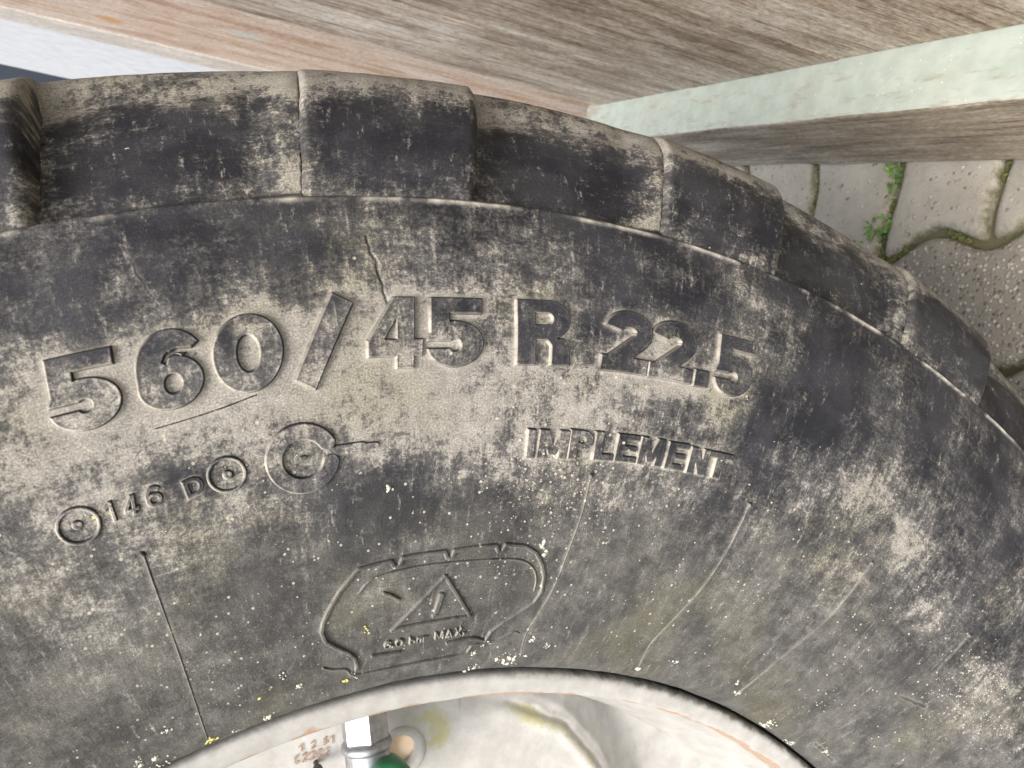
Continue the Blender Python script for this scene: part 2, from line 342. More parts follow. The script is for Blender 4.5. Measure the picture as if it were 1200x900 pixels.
GALV = mat_simple('galvanised_steel', (.26, .265, .275), (.36, .365, .375), 300, .45, .9)
GREEN = mat_simple('green_plastic', (.012, .13, .05), (.02, .17, .07), 150, .38)
DARKM = mat_simple('dark_steel', (.03, .03, .03), (.07, .065, .06), 200, .5)
RUST = mat_simple('rust_marks', (.22, .12, .065), (.33, .22, .15), 900, .9)
PEACH = mat_simple('peach_primer', (.70, .52, .37), (.78, .62, .46), 120, .8)
LIW = mat_simple('pale_lichen', (.30, .30, .235), (.48, .48, .41), 900, .95, 0, .8, .0006)
LIY = mat_simple('yellow_lichen', (.40, .36, .08), (.54, .49, .17), 900, .95, 0, .8, .0006)

def mat_wood(name, lo, mid, hi, paint=None, paint_amt=0., knots=False, stains=None, along_x=False):
    t = NT(name); P = t.obj(); r = t.rnd()
    if along_x: P = t.map(P, (1, 1, 1), (0, math.radians(90), 0))
    c = t.new('ShaderNodeCombineXYZ'); t.put(c.inputs[0], t.math('MULTIPLY', r, 9.)); t.put(c.inputs[2], t.math('MULTIPLY', r, 5.))
    P2 = t.vmath('ADD', P, c.outputs[0])
    g = t.noise(t.map(P2, (1, 1, .085)), 62, 9, .76, 1.6)
    g2 = t.noise(t.map(P2, (1, 1, .045)), 300, 5, .7, .5)
    b = t.noise(t.map(P2, (1, 1, .35)), 17, 6, .7, .6)
    col = t.ramp(t.math('ADD', t.math('MULTIPLY', g, .5), t.math('MULTIPLY', b, .5)), [(.40, lo), (.5, mid), (.59, hi)])
    crack = t.ss(g2, .58, .66)
    col = t.mix(t.math('MULTIPLY', crack, .7), col, tuple(x * .45 for x in lo))
    pale = t.noise(t.map(P2, (1, 1, .12)), 60, 6, .7)
    col = t.mix(t.math('MULTIPLY', t.ss(pale, .58, .75), .5), col, tuple(min(1, x * 1.25) for x in hi))
    if paint:
        pm = t.ss(t.math('ADD', t.noise(t.map(P2, (1, 1, .25)), 70, 7, .7), paint_amt), .45, .62)
        col = t.mix(pm, col, paint)
    for (cx, cz, rx, rz, cc) in (stains or []):
        d = t.vmath('MULTIPLY', t.vmath('SUBTRACT', P, (cx, 0, cz)), (1 / rx, 0, 1 / rz))
        ln = t.new('ShaderNodeVectorMath', operation='LENGTH'); t.put(ln.inputs[0], d)
        f = t.ss(t.math('ADD', ln.outputs['Value'], t.math('MULTIPLY', t.noise(P, 60, 4), .6)), 1.3, .8)
        col = t.mix(t.math('MULTIPLY', f, .75), col, cc)
    iso = t.noise(t.map(P2, (1, 1, .5)), 330, 5, .78)
    col = t.mix(1., col, t.ramp(iso, [(.36, (.62, .60, .58)), (.5, (1, 1, 1)), (.64, (1.35, 1.35, 1.35))]), 'MULTIPLY')
    fl = t.math('MULTIPLY', t.ss(t.noise(t.map(P2, (1, 1, .25)), 120, 5, .75), .58, .66), .6)
    col = t.mix(fl, col, tuple(min(1, x * 1.2) for x in hi))
    h = t.math('ADD', t.math('ADD', g, iso), t.math('MULTIPLY', t.math('SUBTRACT', 1., crack), .5))
    return t.out(col, .85, t.bump(h, .7, .002), spec=.25)
WOOD = mat_wood('weathered_board', (.17, .118, .075), (.41, .33, .245), (.60, .525, .43))
SIDEW = mat_wood('weathered_sill', (.17, .13, .09), (.35, .29, .215), (.50, .435, .34), along_x=True)
PEACHW = mat_wood('pinkish_bare_wood', (.36, .22, .135), (.53, .39, .28), (.60, .50, .41), stains=[(.82, .80, .035, .022, (.50, .24, .07)), (.66, .62, .022, .028, (.46, .47, .38))])
BATT = mat_wood('beige_batten', (.45, .38, .30), (.56, .49, .41), (.62, .56, .49))
WHITE = mat_simple('white_board_paint', (.56, .55, .53), (.66, .65, .63), 35, .8)
NAVY = mat_simple('dark_blue_board', (.006, .010, .020), (.010, .017, .03), 20, .9)
def mat_green_paint():
    t = NT('pale_green_paint'); P = t.obj()
    n = t.noise(P, 60, 5); w = t.noise(t.map(P, (.25, 1, 1)), 110, 7, .72)
    col = t.mix(t.ss(n, .3, .7), (.275, .315, .268), (.335, .375, .325))
    bare = t.ss(t.math('ADD', w, t.math('MULTIPLY', t.attr('wear'), .30)), .56, .70)
    col = t.mix(t.math('MULTIPLY', t.ss(t.noise(P, 25, 5, .7), .42, .68), .45), col, (.30, .305, .255))
    col = t.mix(t.math('MULTIPLY', bare, .85), col, t.mix(n, (.20, .185, .145), (.30, .28, .225)))
    wc = t.voro(P, 160); col = t.mix(t.ss(wc, .10, .05), col, (.55, .57, .52))
    return t.out(col, .7, t.bump(t.math('ADD', w, n), .4, .001))
GPAINT = mat_green_paint()
def mat_concrete(name, c1, c2, grit, dark):
    t = NT(name); P = t.obj(); c = t.new('ShaderNodeCombineXYZ'); r = t.rnd()
    t.put(c.inputs[0], t.math('MULTIPLY', r, 11.)); t.put(c.inputs[1], t.math('MULTIPLY', r, 5.)); P = t.vmath('ADD', P, c.outputs[0])
    n = t.noise(P, 18, 6, .65); f = t.noise(P, 420, 4, .7); md = t.noise(P, 90, 5, .7)
    col = t.mix(t.ss(n, .3, .7), c1, c2)
    col = t.mix(t.math('MULTIPLY', t.ss(md, .5, .75), .5), col, dark)
    vd = t.voro(P, 240); vc = t.new('ShaderNodeSeparateColor'); t.put(vc.inputs[0], t.voro(P, 240, out='Color'))
    on = t.math('MULTIPLY', t.ss(vd, .5, .3), t.math('GREATER_THAN', vc.outputs[0], 1 - grit))
    col = t.mix(t.math('MULTIPLY', on, .75), col, t.ramp(vc.outputs[1], [(0, (.06, .055, .045)), (.45, (.25, .235, .20)), (1, (.46, .44, .40))]))
    col = t.mix(t.math('MULTIPLY', t.ss(f, .6, .75), .5), col, dark)
    h = t.math('ADD', t.math('ADD', f, md), on)
    col = t.mix(t.math('MULTIPLY', t.attr('moss'), t.ss(t.noise(P, 150, 5, .7), .35, .65)), col, (.09, .085, .035))
    return t.out(col, .9, t.bump(h, .8, .0012), spec=.3)
CONC = mat_concrete('smooth_paver', (.238, .222, .182), (.298, .28, .236), .13, (.155, .142, .115))
CONC2 = mat_concrete('gritty_paver', (.165, .152, .122), (.225, .208, .172), .8, (.105, .095, .072))
def mat_soil():
    t = NT('mossy_joint_soil'); P = t.obj(); n = t.noise(P, 60, 5, .7); f = t.noise(P, 600, 4, .7)
    col = t.mix(t.ss(n, .35, .65), (.12, .105, .06), (.10, .10, .04))
    col = t.mix(t.ss(f, .55, .75), col, (.20, .18, .115))
    return t.out(col, .95, t.bump(f, 1., .002))
SOIL = mat_soil()
LEAF = mat_simple('weed_leaf', (.065, .135, .022), (.12, .205, .048), 400, .55)
MOSS = mat_simple('moss', (.055, .07, .018), (.10, .10, .03), 500, .95)

# ------------------------------------------------------------------ paving: wavy interlocking stones, headers along the wall, stretchers beyond
PAVE = tag(empty('pavement', (0, 0, 0)), kind='structure')
def warp(X, Y):
    return (X + .0105 * np.cos(2 * np.pi * (Y - .222) / .1165) * sstep(.80, .76, X) * sstep(-.9, -.8, X) - .03 * 0,
            Y + .0085 * np.cos(2 * np.pi * (X - .612) / .19))
def paver(x0, x1, y0, y1, mat, seed):
    J = .0042; n = 14
    def ring(ins, z):
        a, b, c, d = x0 + ins, x1 - ins, y0 + ins, y1 - ins; r = .005; pts = []
        for cx, cy, t0 in ((b - r, d - r, 0), (a + r, d - r, 90), (a + r, c + r, 180), (b - r, c + r, 270)):
            for k in range(4):
                t = math.radians(t0 + 30 * k); pts.append((cx + r * math.cos(t), cy + r * math.sin(t)))
        out = []
        for k in range(len(pts)):
            p, q = pts[k], pts[(k + 1) % len(pts)]; L = math.hypot(q[0] - p[0], q[1] - p[1]); mseg = max(1, int(L / .009))
            for e in range(mseg): out.append((p[0] + (q[0] - p[0]) * e / mseg, p[1] + (q[1] - p[1]) * e / mseg))
        return np.array(out), z
    rg = [ring(J, -.045), ring(J, -.006), ring(J + .0012, -.003), ring(J + .0035, -.0008), ring(J + .008, 0.)]
    base = rg[0][0]; N = len(base); rs = np.random.RandomState(seed)
    cx, cy = (x0 + x1) / 2, (y0 + y1) / 2; WX, WY = warp(np.array([cx]), np.array([cy])); tilt = rs.normal(0, .004, 2); V = []; moss = []
    rings = []
    for k, (q, z) in enumerate(rg):
        if len(q) != N:
            idx = np.linspace(0, len(q), N, endpoint=False); q = np.stack([np.interp(idx, np.arange(len(q) + 1), np.append(q[:, i], q[0, i])) for i in (0, 1)], 1)
        rings.append((q, z))
    for q, z in rings:
        wx, wy = warp(q[:, 0], q[:, 1]); jit = .0009 * (fbm(wx * 220, wy * 220, 3, 5) - .5)
        zz = z + jit + tilt[0] * (wx - WX) + tilt[1] * (wy - WY)
        V.append(np.stack([wx - WX, wy - WY, zz], 1)); moss.append(np.full(N, .85 if z < -.002 else (.45 if z < -.0005 else .0)))
    V = np.vstack(V); F = []
    for k in range(len(rings) - 1):
        for i in range(N): F.append((k * N + i, k * N + (i + 1) % N, (k + 1) * N + (i + 1) % N, (k + 1) * N + i))
    F.append(tuple(range((len(rings) - 1) * N, len(rings) * N)))
    me = bpy.data.meshes.new('paving_stone'); me.from_pydata([tuple(v) for v in V], [], F)
    at = me.attributes.new('moss', 'FLOAT', 'POINT'); at.data.foreach_set('value', np.concatenate(moss).astype(np.float32))
    for p in me.polygons: p.use_smooth = True
    me.update()
    return link('paving_stone', me, PAVE, (float(WX[0]), float(WY[0]), 0), [mat])
sd = 0
for k in range(-11, 14):
    y0 = .1735 - .0085 + (k - 1) * .1165 + .002
    paver(.605, .830, y0, y0 + .1165, CONC, sd); sd += 1
for rrow in range(10):
    for k in range(-6, 7):
        y0 = .060 + k * .233 + (rrow % 2) * .1165
        x1 = .605 - rrow * .1165
        paver(x1 - .1165, x1, y0, y0 + .233, CONC2 if rrow == 0 else (CONC if (k + rrow) % 3 else CONC2), sd); sd += 1
V = [(-30, -30, -.012), (30, -30, -.012), (30, 30, -.012), (-30, 30, -.012)]
me = bpy.data.meshes.new('ground'); me.from_pydata(V, [], [(0, 1, 2, 3)])
tag(link('ground', me, None, (0, 0, 0), [SOIL]), kind='structure')

# moss cushions in the joints
rs = np.random.RandomState(4)
def blob_mesh(name, centers, radii, flat=.5, normals=None, sub=1, seed=1):
    bm = bmesh.new(); bmesh.ops.create_icosphere(bm, subdivisions=sub, radius=1)
    bv = np.array([v.co[:] for v in bm.verts]); bf = np.array([[v.index for v in f.verts] for f in bm.faces]); bm.free()
    r2 = np.random.RandomState(seed); V = []; F = []; off = 0
    for i, c in enumerate(centers):
        nrm = np.array(normals[i]) if normals is not None else np.array([0, 0, 1.])
        a = np.cross(nrm, [.3, .9, .2]); a /= np.linalg.norm(a); b = np.cross(nrm, a)
        q = bv * (1 + .35 * r2.uniform(-1, 1, (len(bv), 1))); sx, sy = r2.uniform(.7, 1.35, 2)
        q = q[:, :1] * sx * a + q[:, 1:2] * sy * b + q[:, 2:] * flat * nrm
        V.append(q * radii[i] + np.array(c)); F.append(bf + off); off += len(bv)
    return mesh_np(name, np.vstack(V), np.vstack(F), True)
cc = []; rr = []
for k in range(6000):
    if k % 2:
        X = rs.uniform(.60, .83); Y = .1735 - .0085 + .002 + (rs.randint(-3, 6) - 1) * .1165 + rs.normal(0, .0016)
    else:
        X = .605 + rs.normal(0, .0018); Y = rs.uniform(-.1, .7)
    if vnoise(np.array([X * 40]), np.array([Y * 40]), 3)[0] < .42: continue
    wx, wy = warp(np.array([X]), np.array([Y])); cc.append((wx[0], wy[0], -.009 + rs.uniform(0, .004))); rr.append(rs.uniform(.0008, .0024))
tag(link('moss', blob_mesh('moss', cc, rr, .8, seed=3), None, (0, 0, 0), [MOSS]), 'dark olive moss filling the joints between grey paving stones', 'moss', kind='stuff')

# small weeds rooted in the joints
def weed(loc, n, spread, h, label, seed):
    r2 = np.random.RandomState(seed); root = tag(empty('weed', loc), label, 'weed', 'weeds in the paving joints')
    me = bpy.data.meshes.new('leaf')
    Vl = [(0, 0, 0), (.22, .28, .12), (.30, .6, .2), (.16, .88, .14), (0, 1, .05), (-.16, .88, .14), (-.30, .6, .2), (-.22, .28, .12), (0, .3, .03), (0, .62, .07)]
    Fl = [(0, 1, 8), (0, 8, 7), (1, 2, 9, 8), (8, 9, 6, 7), (2, 3, 4, 9), (9, 4, 5, 6)]
    me.from_pydata(Vl, [], Fl); me.materials.append(LEAF)
    for p in me.polygons: p.use_smooth = True
    for i in range(n):
        o = bpy.data.objects.new('leaf', me); COL.objects.link(o); o.parent = root
        s = r2.uniform(.004, .0095); o.scale = (s * r2.uniform(.7, 1.1), s, s)
        o.location = (r2.normal(0, spread[0]), r2.normal(0, spread[1]), r2.uniform(-.006, h))
        o.rotation_euler = (r2.uniform(-.2, .9), r2.uniform(-.4, .4), r2.uniform(0, 6.28))
    return root
weed((.688, .2815, -.004), 70, (.012, .0040), .008, 'small green weed in the paving joint close against the green sill', 1)
weed((.628, .297, -.004), 90, (.008, .0100), .008, 'small spreading green weed where two wavy paving joints meet beside the tyre', 2)

# ------------------------------------------------------------------ timber wall running away beside the wheel
UX, UY = .2369, .9715
WALL = tag(empty('shed_wall', (.6634, .1445, 0), math.atan2(UY, UX)), 'old timber shed wall of vertical boards standing on a pale green sill beam', 'wall')
def board(name, x0, x1, y0, y1, z0, z1, mats, bev=.003, seed=0, parent=WALL, nx=8, nz=26, top_mat=None, warpz=.0012):
    bm = bmesh.new(); bmesh.ops.create_cube(bm, size=1)
    for v in bm.verts: v.co = Vector(((x0 + x1) / 2 + v.co.x * (x1 - x0), (y0 + y1) / 2 + v.co.y * (y1 - y0), (z0 + z1) / 2 + v.co.z * (z1 - z0)))
    bmesh.ops.bevel(bm, geom=list(bm.edges), offset=bev, segments=2, profile=.6, affect='EDGES')
    L = max(x1 - x0, z1 - z0); ax = 0 if (x1 - x0) > (z1 - z0) else 2; lo = x0 if ax == 0 else z0
    for k in range(1, nz):
        pl = [0, 0, 0]; pl[ax] = lo + L * k / nz; no = [0, 0, 0]; no[ax] = 1
        bmesh.ops.bisect_plane(bm, geom=list(bm.verts) + list(bm.edges) + list(bm.faces), plane_co=pl, plane_no=no)
    for v in bm.verts:
        p = v.co; n = fbm(np.array([p[ax] * 14 + seed * 7.]), np.array([p.y * 30 + (p.z if ax == 0 else p.x) * 9.]), 3, seed)[0] - .5
        v.co.y += warpz * 2 * n; v.co.z += (warpz * n if ax == 0 else 0)
    me = bpy.data.meshes.new(name); bm.to_mesh(me); bm.free()
    o = link(name, me, parent, (0, 0, 0), mats)
    if top_mat is not None:
        me.materials.append(top_mat)
        for p in me.polygons:
            if p.normal.z > .55: p.material_index = len(me.materials) - 1
        at = me.attributes.new('wear', 'FLOAT', 'POINT')
        for v in me.vertices: at.data[v.index].value = max(0, 1 - abs(v.co.y - y1) / .006) * .35 + .7 * float(sstep(.44, .56, np.array(v.co.x)))
    for p in me.polygons: p.use_smooth = False
    return o
YW = -.0474
board('sill_beam', -.75, .535, -.105, 0, .0005, .1728, [SIDEW], .004, 3, nz=60, top_mat=GPAINT, warpz=.002)
xs = [.500, .275, .055, -.17, -.39, -.60]
for k in range(len(xs) - 1):
    board('plank', xs[k + 1] + .0005, xs[k] - .0005, YW - .024, YW, .1735, 1.75, [WOOD], .0012, k + 10)
board('door_post', .5035, .935, YW - .028, YW - .004, .0005, 1.75, [PEACHW], .003, 31)
board('batten', .937, 1.09, YW - .030, YW - .003, .0005, 1.75, [BATT], .010, 33)
board('white_panel', 1.0925, 2.03, YW - .030, YW - .006, .0005, 1.75, [WHITE], .003, 35, warpz=.0003)
board('dark_panel', 2.035, 4.5, YW - .030, YW - .010, .0005, 1.75, [NAVY], .003, 36, warpz=.0003)

# ------------------------------------------------------------------ wheel
WHEEL = tag(empty('wheel', (0, .225, 0)), 'dusty black implement wheel with raised numerals and a white painted rim', 'wheel')
ORI = (0, -.225, ZC)
PROF = np.array([(.3000, .006), (.3008, -.001), (.304, -.0065), (.311, -.0115), (.325, -.0200), (.345, -.0300), (.37, -.0395), (.40, -.0470), (.43, -.0500), (.455, -.0488), (.470, -.0465), (.4837, -.0427),
                 (.500,-.0392),(.516,-.0335),(.529,-.0245),(.5365,-.0130),(.5398,.0010),(.5412,.0200),(.5418,.0600)])
def catmull(P, n=24):
    out = []; Q = np.vstack([2 * P[0] - P[1], P, 2 * P[-1] - P[-2]])
    for i in range(1, len(Q) - 2):
        p0, p1, p2, p3 = Q[i - 1:i + 3]; t = np.linspace(0, 1, n, endpoint=False)[:, None]
        out.append(.5 * ((2 * p1) + (-p0 + p2) * t + (2 * p0 - 5 * p1 + 4 * p2 - p3) * t * t + (-p0 + 3 * p1 - 3 * p2 + p3) * t ** 3))
    out.append(P[-1:]); return np.vstack(out)
PC = catmull(PROF); PS = np.concatenate([[0], np.cumsum(np.hypot(*np.diff(PC, axis=0).T))])
PT = np.gradient(PC, PS, axis=0); PT /= np.linalg.norm(PT, axis=1)[:, None]
SR = PS[11 * 24]; SM = PS[-1]                     # ridge at the shoulder, end of the modelled shoulder
TH0, PIT, LW = .2177, 2 * math.pi / 22, .1252     # first lug, pitch, width (angles)
def surf(a, s, h):
    r = np.interp(s, PS, PC[:, 0]); y = np.interp(s, PS, PC[:, 1]); tr = np.interp(s, PS, PT[:, 0]); ty = np.interp(s, PS, PT[:, 1])
    r = r + ty * h; y = y - tr * h
    return np.stack([r * np.cos(a), y, r * np.sin(a)], -1)
def rad(s): return np.interp(s, PS, PC[:, 0])
RF = .40
def blob_sum(B, a, s, wa=0, wsn=0):
    o = np.zeros(a.shape)
    for (ba, bs, br, st) in B:
        dx = (a - ba) * rad(np.array(bs)) + wa; dy = s - bs + wsn
        o += st * np.exp(-(dx * dx + dy * dy) / (2 * (br * .62) ** 2))
    return o
def base_dust(a, s):
    X = a * RF; wa = .012 * (fbm(X * 45, s * 45, 4, 11) - .5); wsn = .012 * (fbm(X * 45, s * 45, 4, 23) - .5)
    d = .20 + blob_sum(DUST, a, s, wa, wsn) * .62 - blob_sum(DARK, a, s, wa, wsn) * .80
    d = np.where(d > .6, .6 + (d - .6) * .35, d)
    d += .30 * (fbm(X * 60, s * 60, 5, 31) - .5)
    d += -.10 * sstep(.115, .045, s)
    return d
def gain_at(s): return .62 + .45 * sstep(.055, .115, s)
def aged_at(a, s):                                 # the lower wall has gone evenly grey in the weather
    return sstep(.125, .060, s + .030 * (fbm(a * RF * 40, s * 40, 3, 14) - .5))
def flat_vec(a, s): return np.stack([a * RF, s, np.zeros_like(a)], -1)
def speck_at(a, s): return np.clip(blob_sum(SPECK, a, s), 0, 1)

# --- glyph outlines (unit height, heavy sans), as lists of (polygon, hole polygon or None)
def stroke(P, w):
    P = np.array(P, float); d = np.gradient(P, axis=0); d /= np.linalg.norm(d, axis=1)[:, None] + 1e-12
    n = np.stack([-d[:, 1], d[:, 0]], 1) * w / 2
    return [tuple(q) for q in np.vstack([P + n, (P - n)[::-1]])]
def arc(cx, cy, rx, ry, a0, a1, n=26):
    t = np.radians(np.linspace(a0, a1, n)); return [(cx + rx * math.cos(q), cy + ry * math.sin(q)) for q in t]
def rect(x0, y0, x1, y1): return [(x0, y0), (x1, y0), (x1, y1), (x0, y1)]
def glyph(c, w=.26):
    """width, solid polygons, cut-out polygons"""
    heavy = w > .25; k = []
    if c == '0': return .84, [arc(.42, .5, .42, .5, 0, 355, 60)], [arc(.42, .5, .42 - w, .5 - w * .92, 0, 352, 40)]
    if c == '6' and heavy: return .86, [arc(.43, .5, .42, .5, 85, 180, 30) + arc(.43, .335, .43, .335, 188, 450, 70), stroke(arc(.46, .50, .46 - w / 2, .5 - w / 2, 34, 125, 24), w)], [arc(.46, .315, .115, .125, 0, 350, 30), stroke([(.38, .585), (.43, .67), (.55, .71), (.80, .68)], .06)]
    if c == '6': return .86, [arc(.43, .33, .43, .335, 0, 355, 46), stroke(arc(.47, .50, .47 - w / 2, .5 - w / 2, 32, 205, 30), w)], [arc(.43, .33, .43 - w * 1.08, .33 - w * .82, 0, 350, 30)]
    if c == '5': return .82, [rect(.04, .77, .78, 1), rect(.04, .375, .32, 1), arc(.405, .335, .415, .335, 0, 355, 60)], [rect(-.1, .275, .36, .375), arc(.40, .315, .085, .085, 0, 350, 24), [(.32, .655), (.40, .70), (.60, .69), (.9, .60), (.9, .77), (.32, .77)]]
    if c == '4': return .86, [rect(.44, 0, .44 + w, 1), rect(0, .17, .86, .17 + w * .85), [(0, .26), (.02, .42), (.40, 1), (.60, 1), (.60, .26)]], [[(.27, .17 + w * .85), (.44, .17 + w * .85), (.44, .68)]]
    if c == '2': return .82, [stroke(arc(.41, .66, .40 - w / 2, .34 - w / 2, 172, -40, 34), w), stroke([(.70, .64), (.60, .50), (.42, .34), (.10, .06)], w), rect(0, 0, .80, w * .9)], [rect(-.5, -.5, 1.5, 0), rect(-.5, -.5, 0, 1.5)]
    if c == 'R': return .80, [rect(0, 0, w, 1), [(.1, 1)] + arc(.47, .70, .31, .30, 90, -70, 26) + [(.70, .42), (.77, .30), (.80, 0), (.50, 0), (.50, .30), (.44, .38), (.1, .38)]], [[(.27, .79), (.44, .79)] + arc(.44, .705, .075, .085, 80, -80, 14) + [(.44, .62), (.27, .62)], [(w, -.1), (.50, -.1), (.50, .30), (.44, .38), (w, .38)]]
    if c in './I': return 1., [rect(0, 0, 1, 1)], k
    if c == 'M': return 1.0, [rect(0, 0, w, 1), rect(1 - w, 0, 1, 1), [(0, 1), (w * 1.1, 1), (.5 + w * .4, .12), (.5 - w * .4, .12)], [(1, 1), (1 - w * 1.1, 1), (.5 - w * .4, .12), (.5 + w * .4, .12)]], k
    if c == 'N': return .84, [rect(0, 0, w, 1), rect(.84 - w, 0, .84, 1), [(0, 1), (w * 1.15, 1), (.84, 0), (.84 - w * 1.15, 0)]], k
    if c == 'L': return .72, [rect(0, 0, w, 1), rect(0, 0, .72, w * .8)], k
    if c == 'E': return .76, [rect(0, 0, w, 1), rect(0, 0, .76, w * .72), rect(0, 1 - w * .72, .76, 1), rect(0, .5 - w * .34, .70, .5 + w * .34)], k
    if c == 'T': return .84, [rect(0, 1 - w * .8, .84, 1), rect(.42 - w / 2, 0, .42 + w / 2, 1)], k
    if c == 'P': return .78, [rect(0, 0, w, 1), [(.05, 1)] + arc(.45, .68, .33, .32, 90, -90, 24) + [(.05, .36)]], [[(w, 1 - w * .75)] + arc(.44, .68, .33 - w * .85, .32 - w * .75, 90, -90, 14) + [(w, .36 + w * .75)]]
    if c == 'D': return .80, [rect(0, 0, w, 1), [(.05, 1)] + arc(.36, .5, .44, .5, 90, -90, 30) + [(.05, 0)]], [[(w, 1 - w)] + arc(.36, .5, .44 - w, .5 - w, 90, -90, 24) + [(w, w)]]
    if c == '1': return .55, [rect(.55 - w, 0, .55, 1), stroke([(.05, .70), (.2, .8), (.50, .93)], w * .8)], k
    if c == 'b': return .75, [rect(0, 0, w, 1), arc(.40, .33, .35, .33, 0, 350, 30)], [arc(.40, .33, .35 - w, .33 - w, 0, 345, 20)]
    if c == 'a': return .75, [rect(.75 - w, 0, .75, 1), arc(.37, .5, .37, .5, 0, 350, 30)], [arc(.37, .5, .37 - w, .5 - w, 0, 345, 20)]
    if c == 'r': return .62, [rect(0, 0, w, 1), stroke(arc(.40, .56, .30, .34, 170, 50, 14), w)], k
    if c == 'A': return .9, [stroke([(.1, 0), (.27, .5), (.45, .95)], w), stroke([(.80, 0), (.63, .5), (.45, .95)], w), rect(.2, .24, .7, .24 + w * .8)], k
    if c == 'X': return .85, [stroke([(.1, 0), (.42, .5), (.75, 1)], w), stroke([(.75, 0), (.42, .5), (.1, 1)], w)], k
    if c == 'C': return .8, [stroke(arc(.42, .5, .40 - w / 2, .5 - w / 2, 45, 315, 30), w)], k
    raise KeyError(c)
def glyph_sdf(c, X, Y, Lu, Lv, w):
    """true distance to the outline of the joined shape (negative inside)"""
    W, add, cut = glyph(c, w)
    sc = lambda pg: [(p[0] / W * Lu, p[1] * Lv) for p in pg]
    add = [sc(p) for p in add]; cut = [sc(p) for p in cut]
    def comb(x, y):
        d = np.full(x.shape, 1e9)
        for p in add: d = np.minimum(d, poly_sdf(x, y, p))
        for p in cut: d = np.maximum(d, -poly_sdf(x, y, p))
        return d
    step = Lv / 90; bx = []; by = []
    for pg in add + cut:
        for k in range(len(pg)):
            p, q = pg[k], pg[(k + 1) % len(pg)]; n = max(1, int(math.hypot(q[0] - p[0], q[1] - p[1]) / step))
            for e in range(n): bx.append(p[0] + (q[0] - p[0]) * (e + .5) / n); by.append(p[1] + (q[1] - p[1]) * (e + .5) / n)
    bx, by = np.array(bx), np.array(by); on = np.abs(comb(bx, by)) < Lv * .004; bx, by = bx[on], by[on]
    rough = comb(X, Y); Xf, Yf = X.ravel(), Y.ravel(); D = np.empty(Xf.size)
    for i in range(0, Xf.size, 6000):
        D[i:i + 6000] = np.sqrt(((Xf[i:i + 6000, None] - bx) ** 2 + (Yf[i:i + 6000, None] - by) ** 2).min(1))
    return np.where(rough < 0, -1, 1) * D.reshape(X.shape)

# --- every raised mark is a patch with its own height over the sidewall
MARKS = []            # (a0,a1,s0,s1, function(a,s)->distance outside the mark)
def patch(name, a, s, d, H, wall, lip, parent, dust_top=-.10, mats=(RUB,), ek=1.):
    """a,s,d on a grid; keeps the cells of the mark"""
    keep = d < wall * 1.7
    h = -.0004 + (H + .0004) * sstep(wall * 1.4, -wall * .5, d) + lip * np.exp(-((d + wall * 1.1) / (wall * .8)) ** 2)
    X = a * RF; h = h + .00022 * (fbm(X * 260, s * 260, 3, 77) - .5) * (d < 0)
    V = surf(a, s, h).reshape(-1, 3); Q = grid_quads(*a.shape, keep=keep)
    du = base_dust(a, s) + dust_top
    rr = float(rad(s.mean())); gi, gj = np.gradient(d); ai, aj = np.gradient(a * rr); si, sj = np.gradient(s)
    det = ai * sj - aj * si; na = (gi * sj - gj * si) / det; ns = (gj * ai - gi * aj) / det; L = np.hypot(na, ns) + 1e-9
    lit_side = np.clip(.12 + .85 * na / L - .45 * ns / L, 0, 1)              # edge dust doubles as painted light: pale on walls turned to the light
    ed = (np.exp(-((d - wall * .4) / (wall * 1.1)) ** 2) * 1.0 + .45 * np.exp(-((d + wall * 1.1) / (wall * .8)) ** 2)) * lit_side
    du = du - .8 * (1 - lit_side) * np.exp(-((d - wall * .5) / (wall * 1.2)) ** 2)  # painted shade: dust value lowered on walls turned away from the light
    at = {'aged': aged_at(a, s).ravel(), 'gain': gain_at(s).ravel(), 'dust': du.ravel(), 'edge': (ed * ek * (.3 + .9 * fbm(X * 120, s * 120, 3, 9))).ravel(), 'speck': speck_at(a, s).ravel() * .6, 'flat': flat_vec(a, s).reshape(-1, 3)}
    V, Q, at = compact(V, Q, at)
    Q = Q[:, ::-1]
    return link(name, mesh_np(name, V, Q, True, at), parent, (0, 0, 0), list(mats))

DA0, DA1 = -.93, .66
# --- the tyre carcass
da = .00112
AA = np.concatenate([np.arange(DA0, DA1, da), np.linspace(DA1, DA0 + 2 * math.pi, 330)[0:-1]])
SS = np.concatenate([np.arange(0, SR - .004, .00052), np.arange(SR - .004, SR + .005, .0004), np.arange(SR + .005, SM, .0011), [SM]])
A, S_ = np.meshgrid(AA, SS, indexing='ij')
nd = len(np.arange(DA0, DA1, da))

TYRE_marks = []
def frame(g):
    c, o, u, v = g; o, u, v = np.array(o), np.array(u), np.array(v); rr = float(rad(o[1] + v[1] / 2))
    Lu = math.hypot(u[0] * rr, u[1]); Lv = math.hypot(v[0] * rr, v[1]); return c, o, u, v, Lu, Lv, rr
def coords(a, s, g):
    c, o, u, v, Lu, Lv, rr = g; M = np.array([[u[0], v[0]], [u[1], v[1]]]); Mi = np.linalg.inv(M)
    da_, ds_ = a - o[0], s - o[1]
    return (Mi[0, 0] * da_ + Mi[0, 1] * ds_) * Lu, (Mi[1, 0] * da_ + Mi[1, 1] * ds_) * Lv

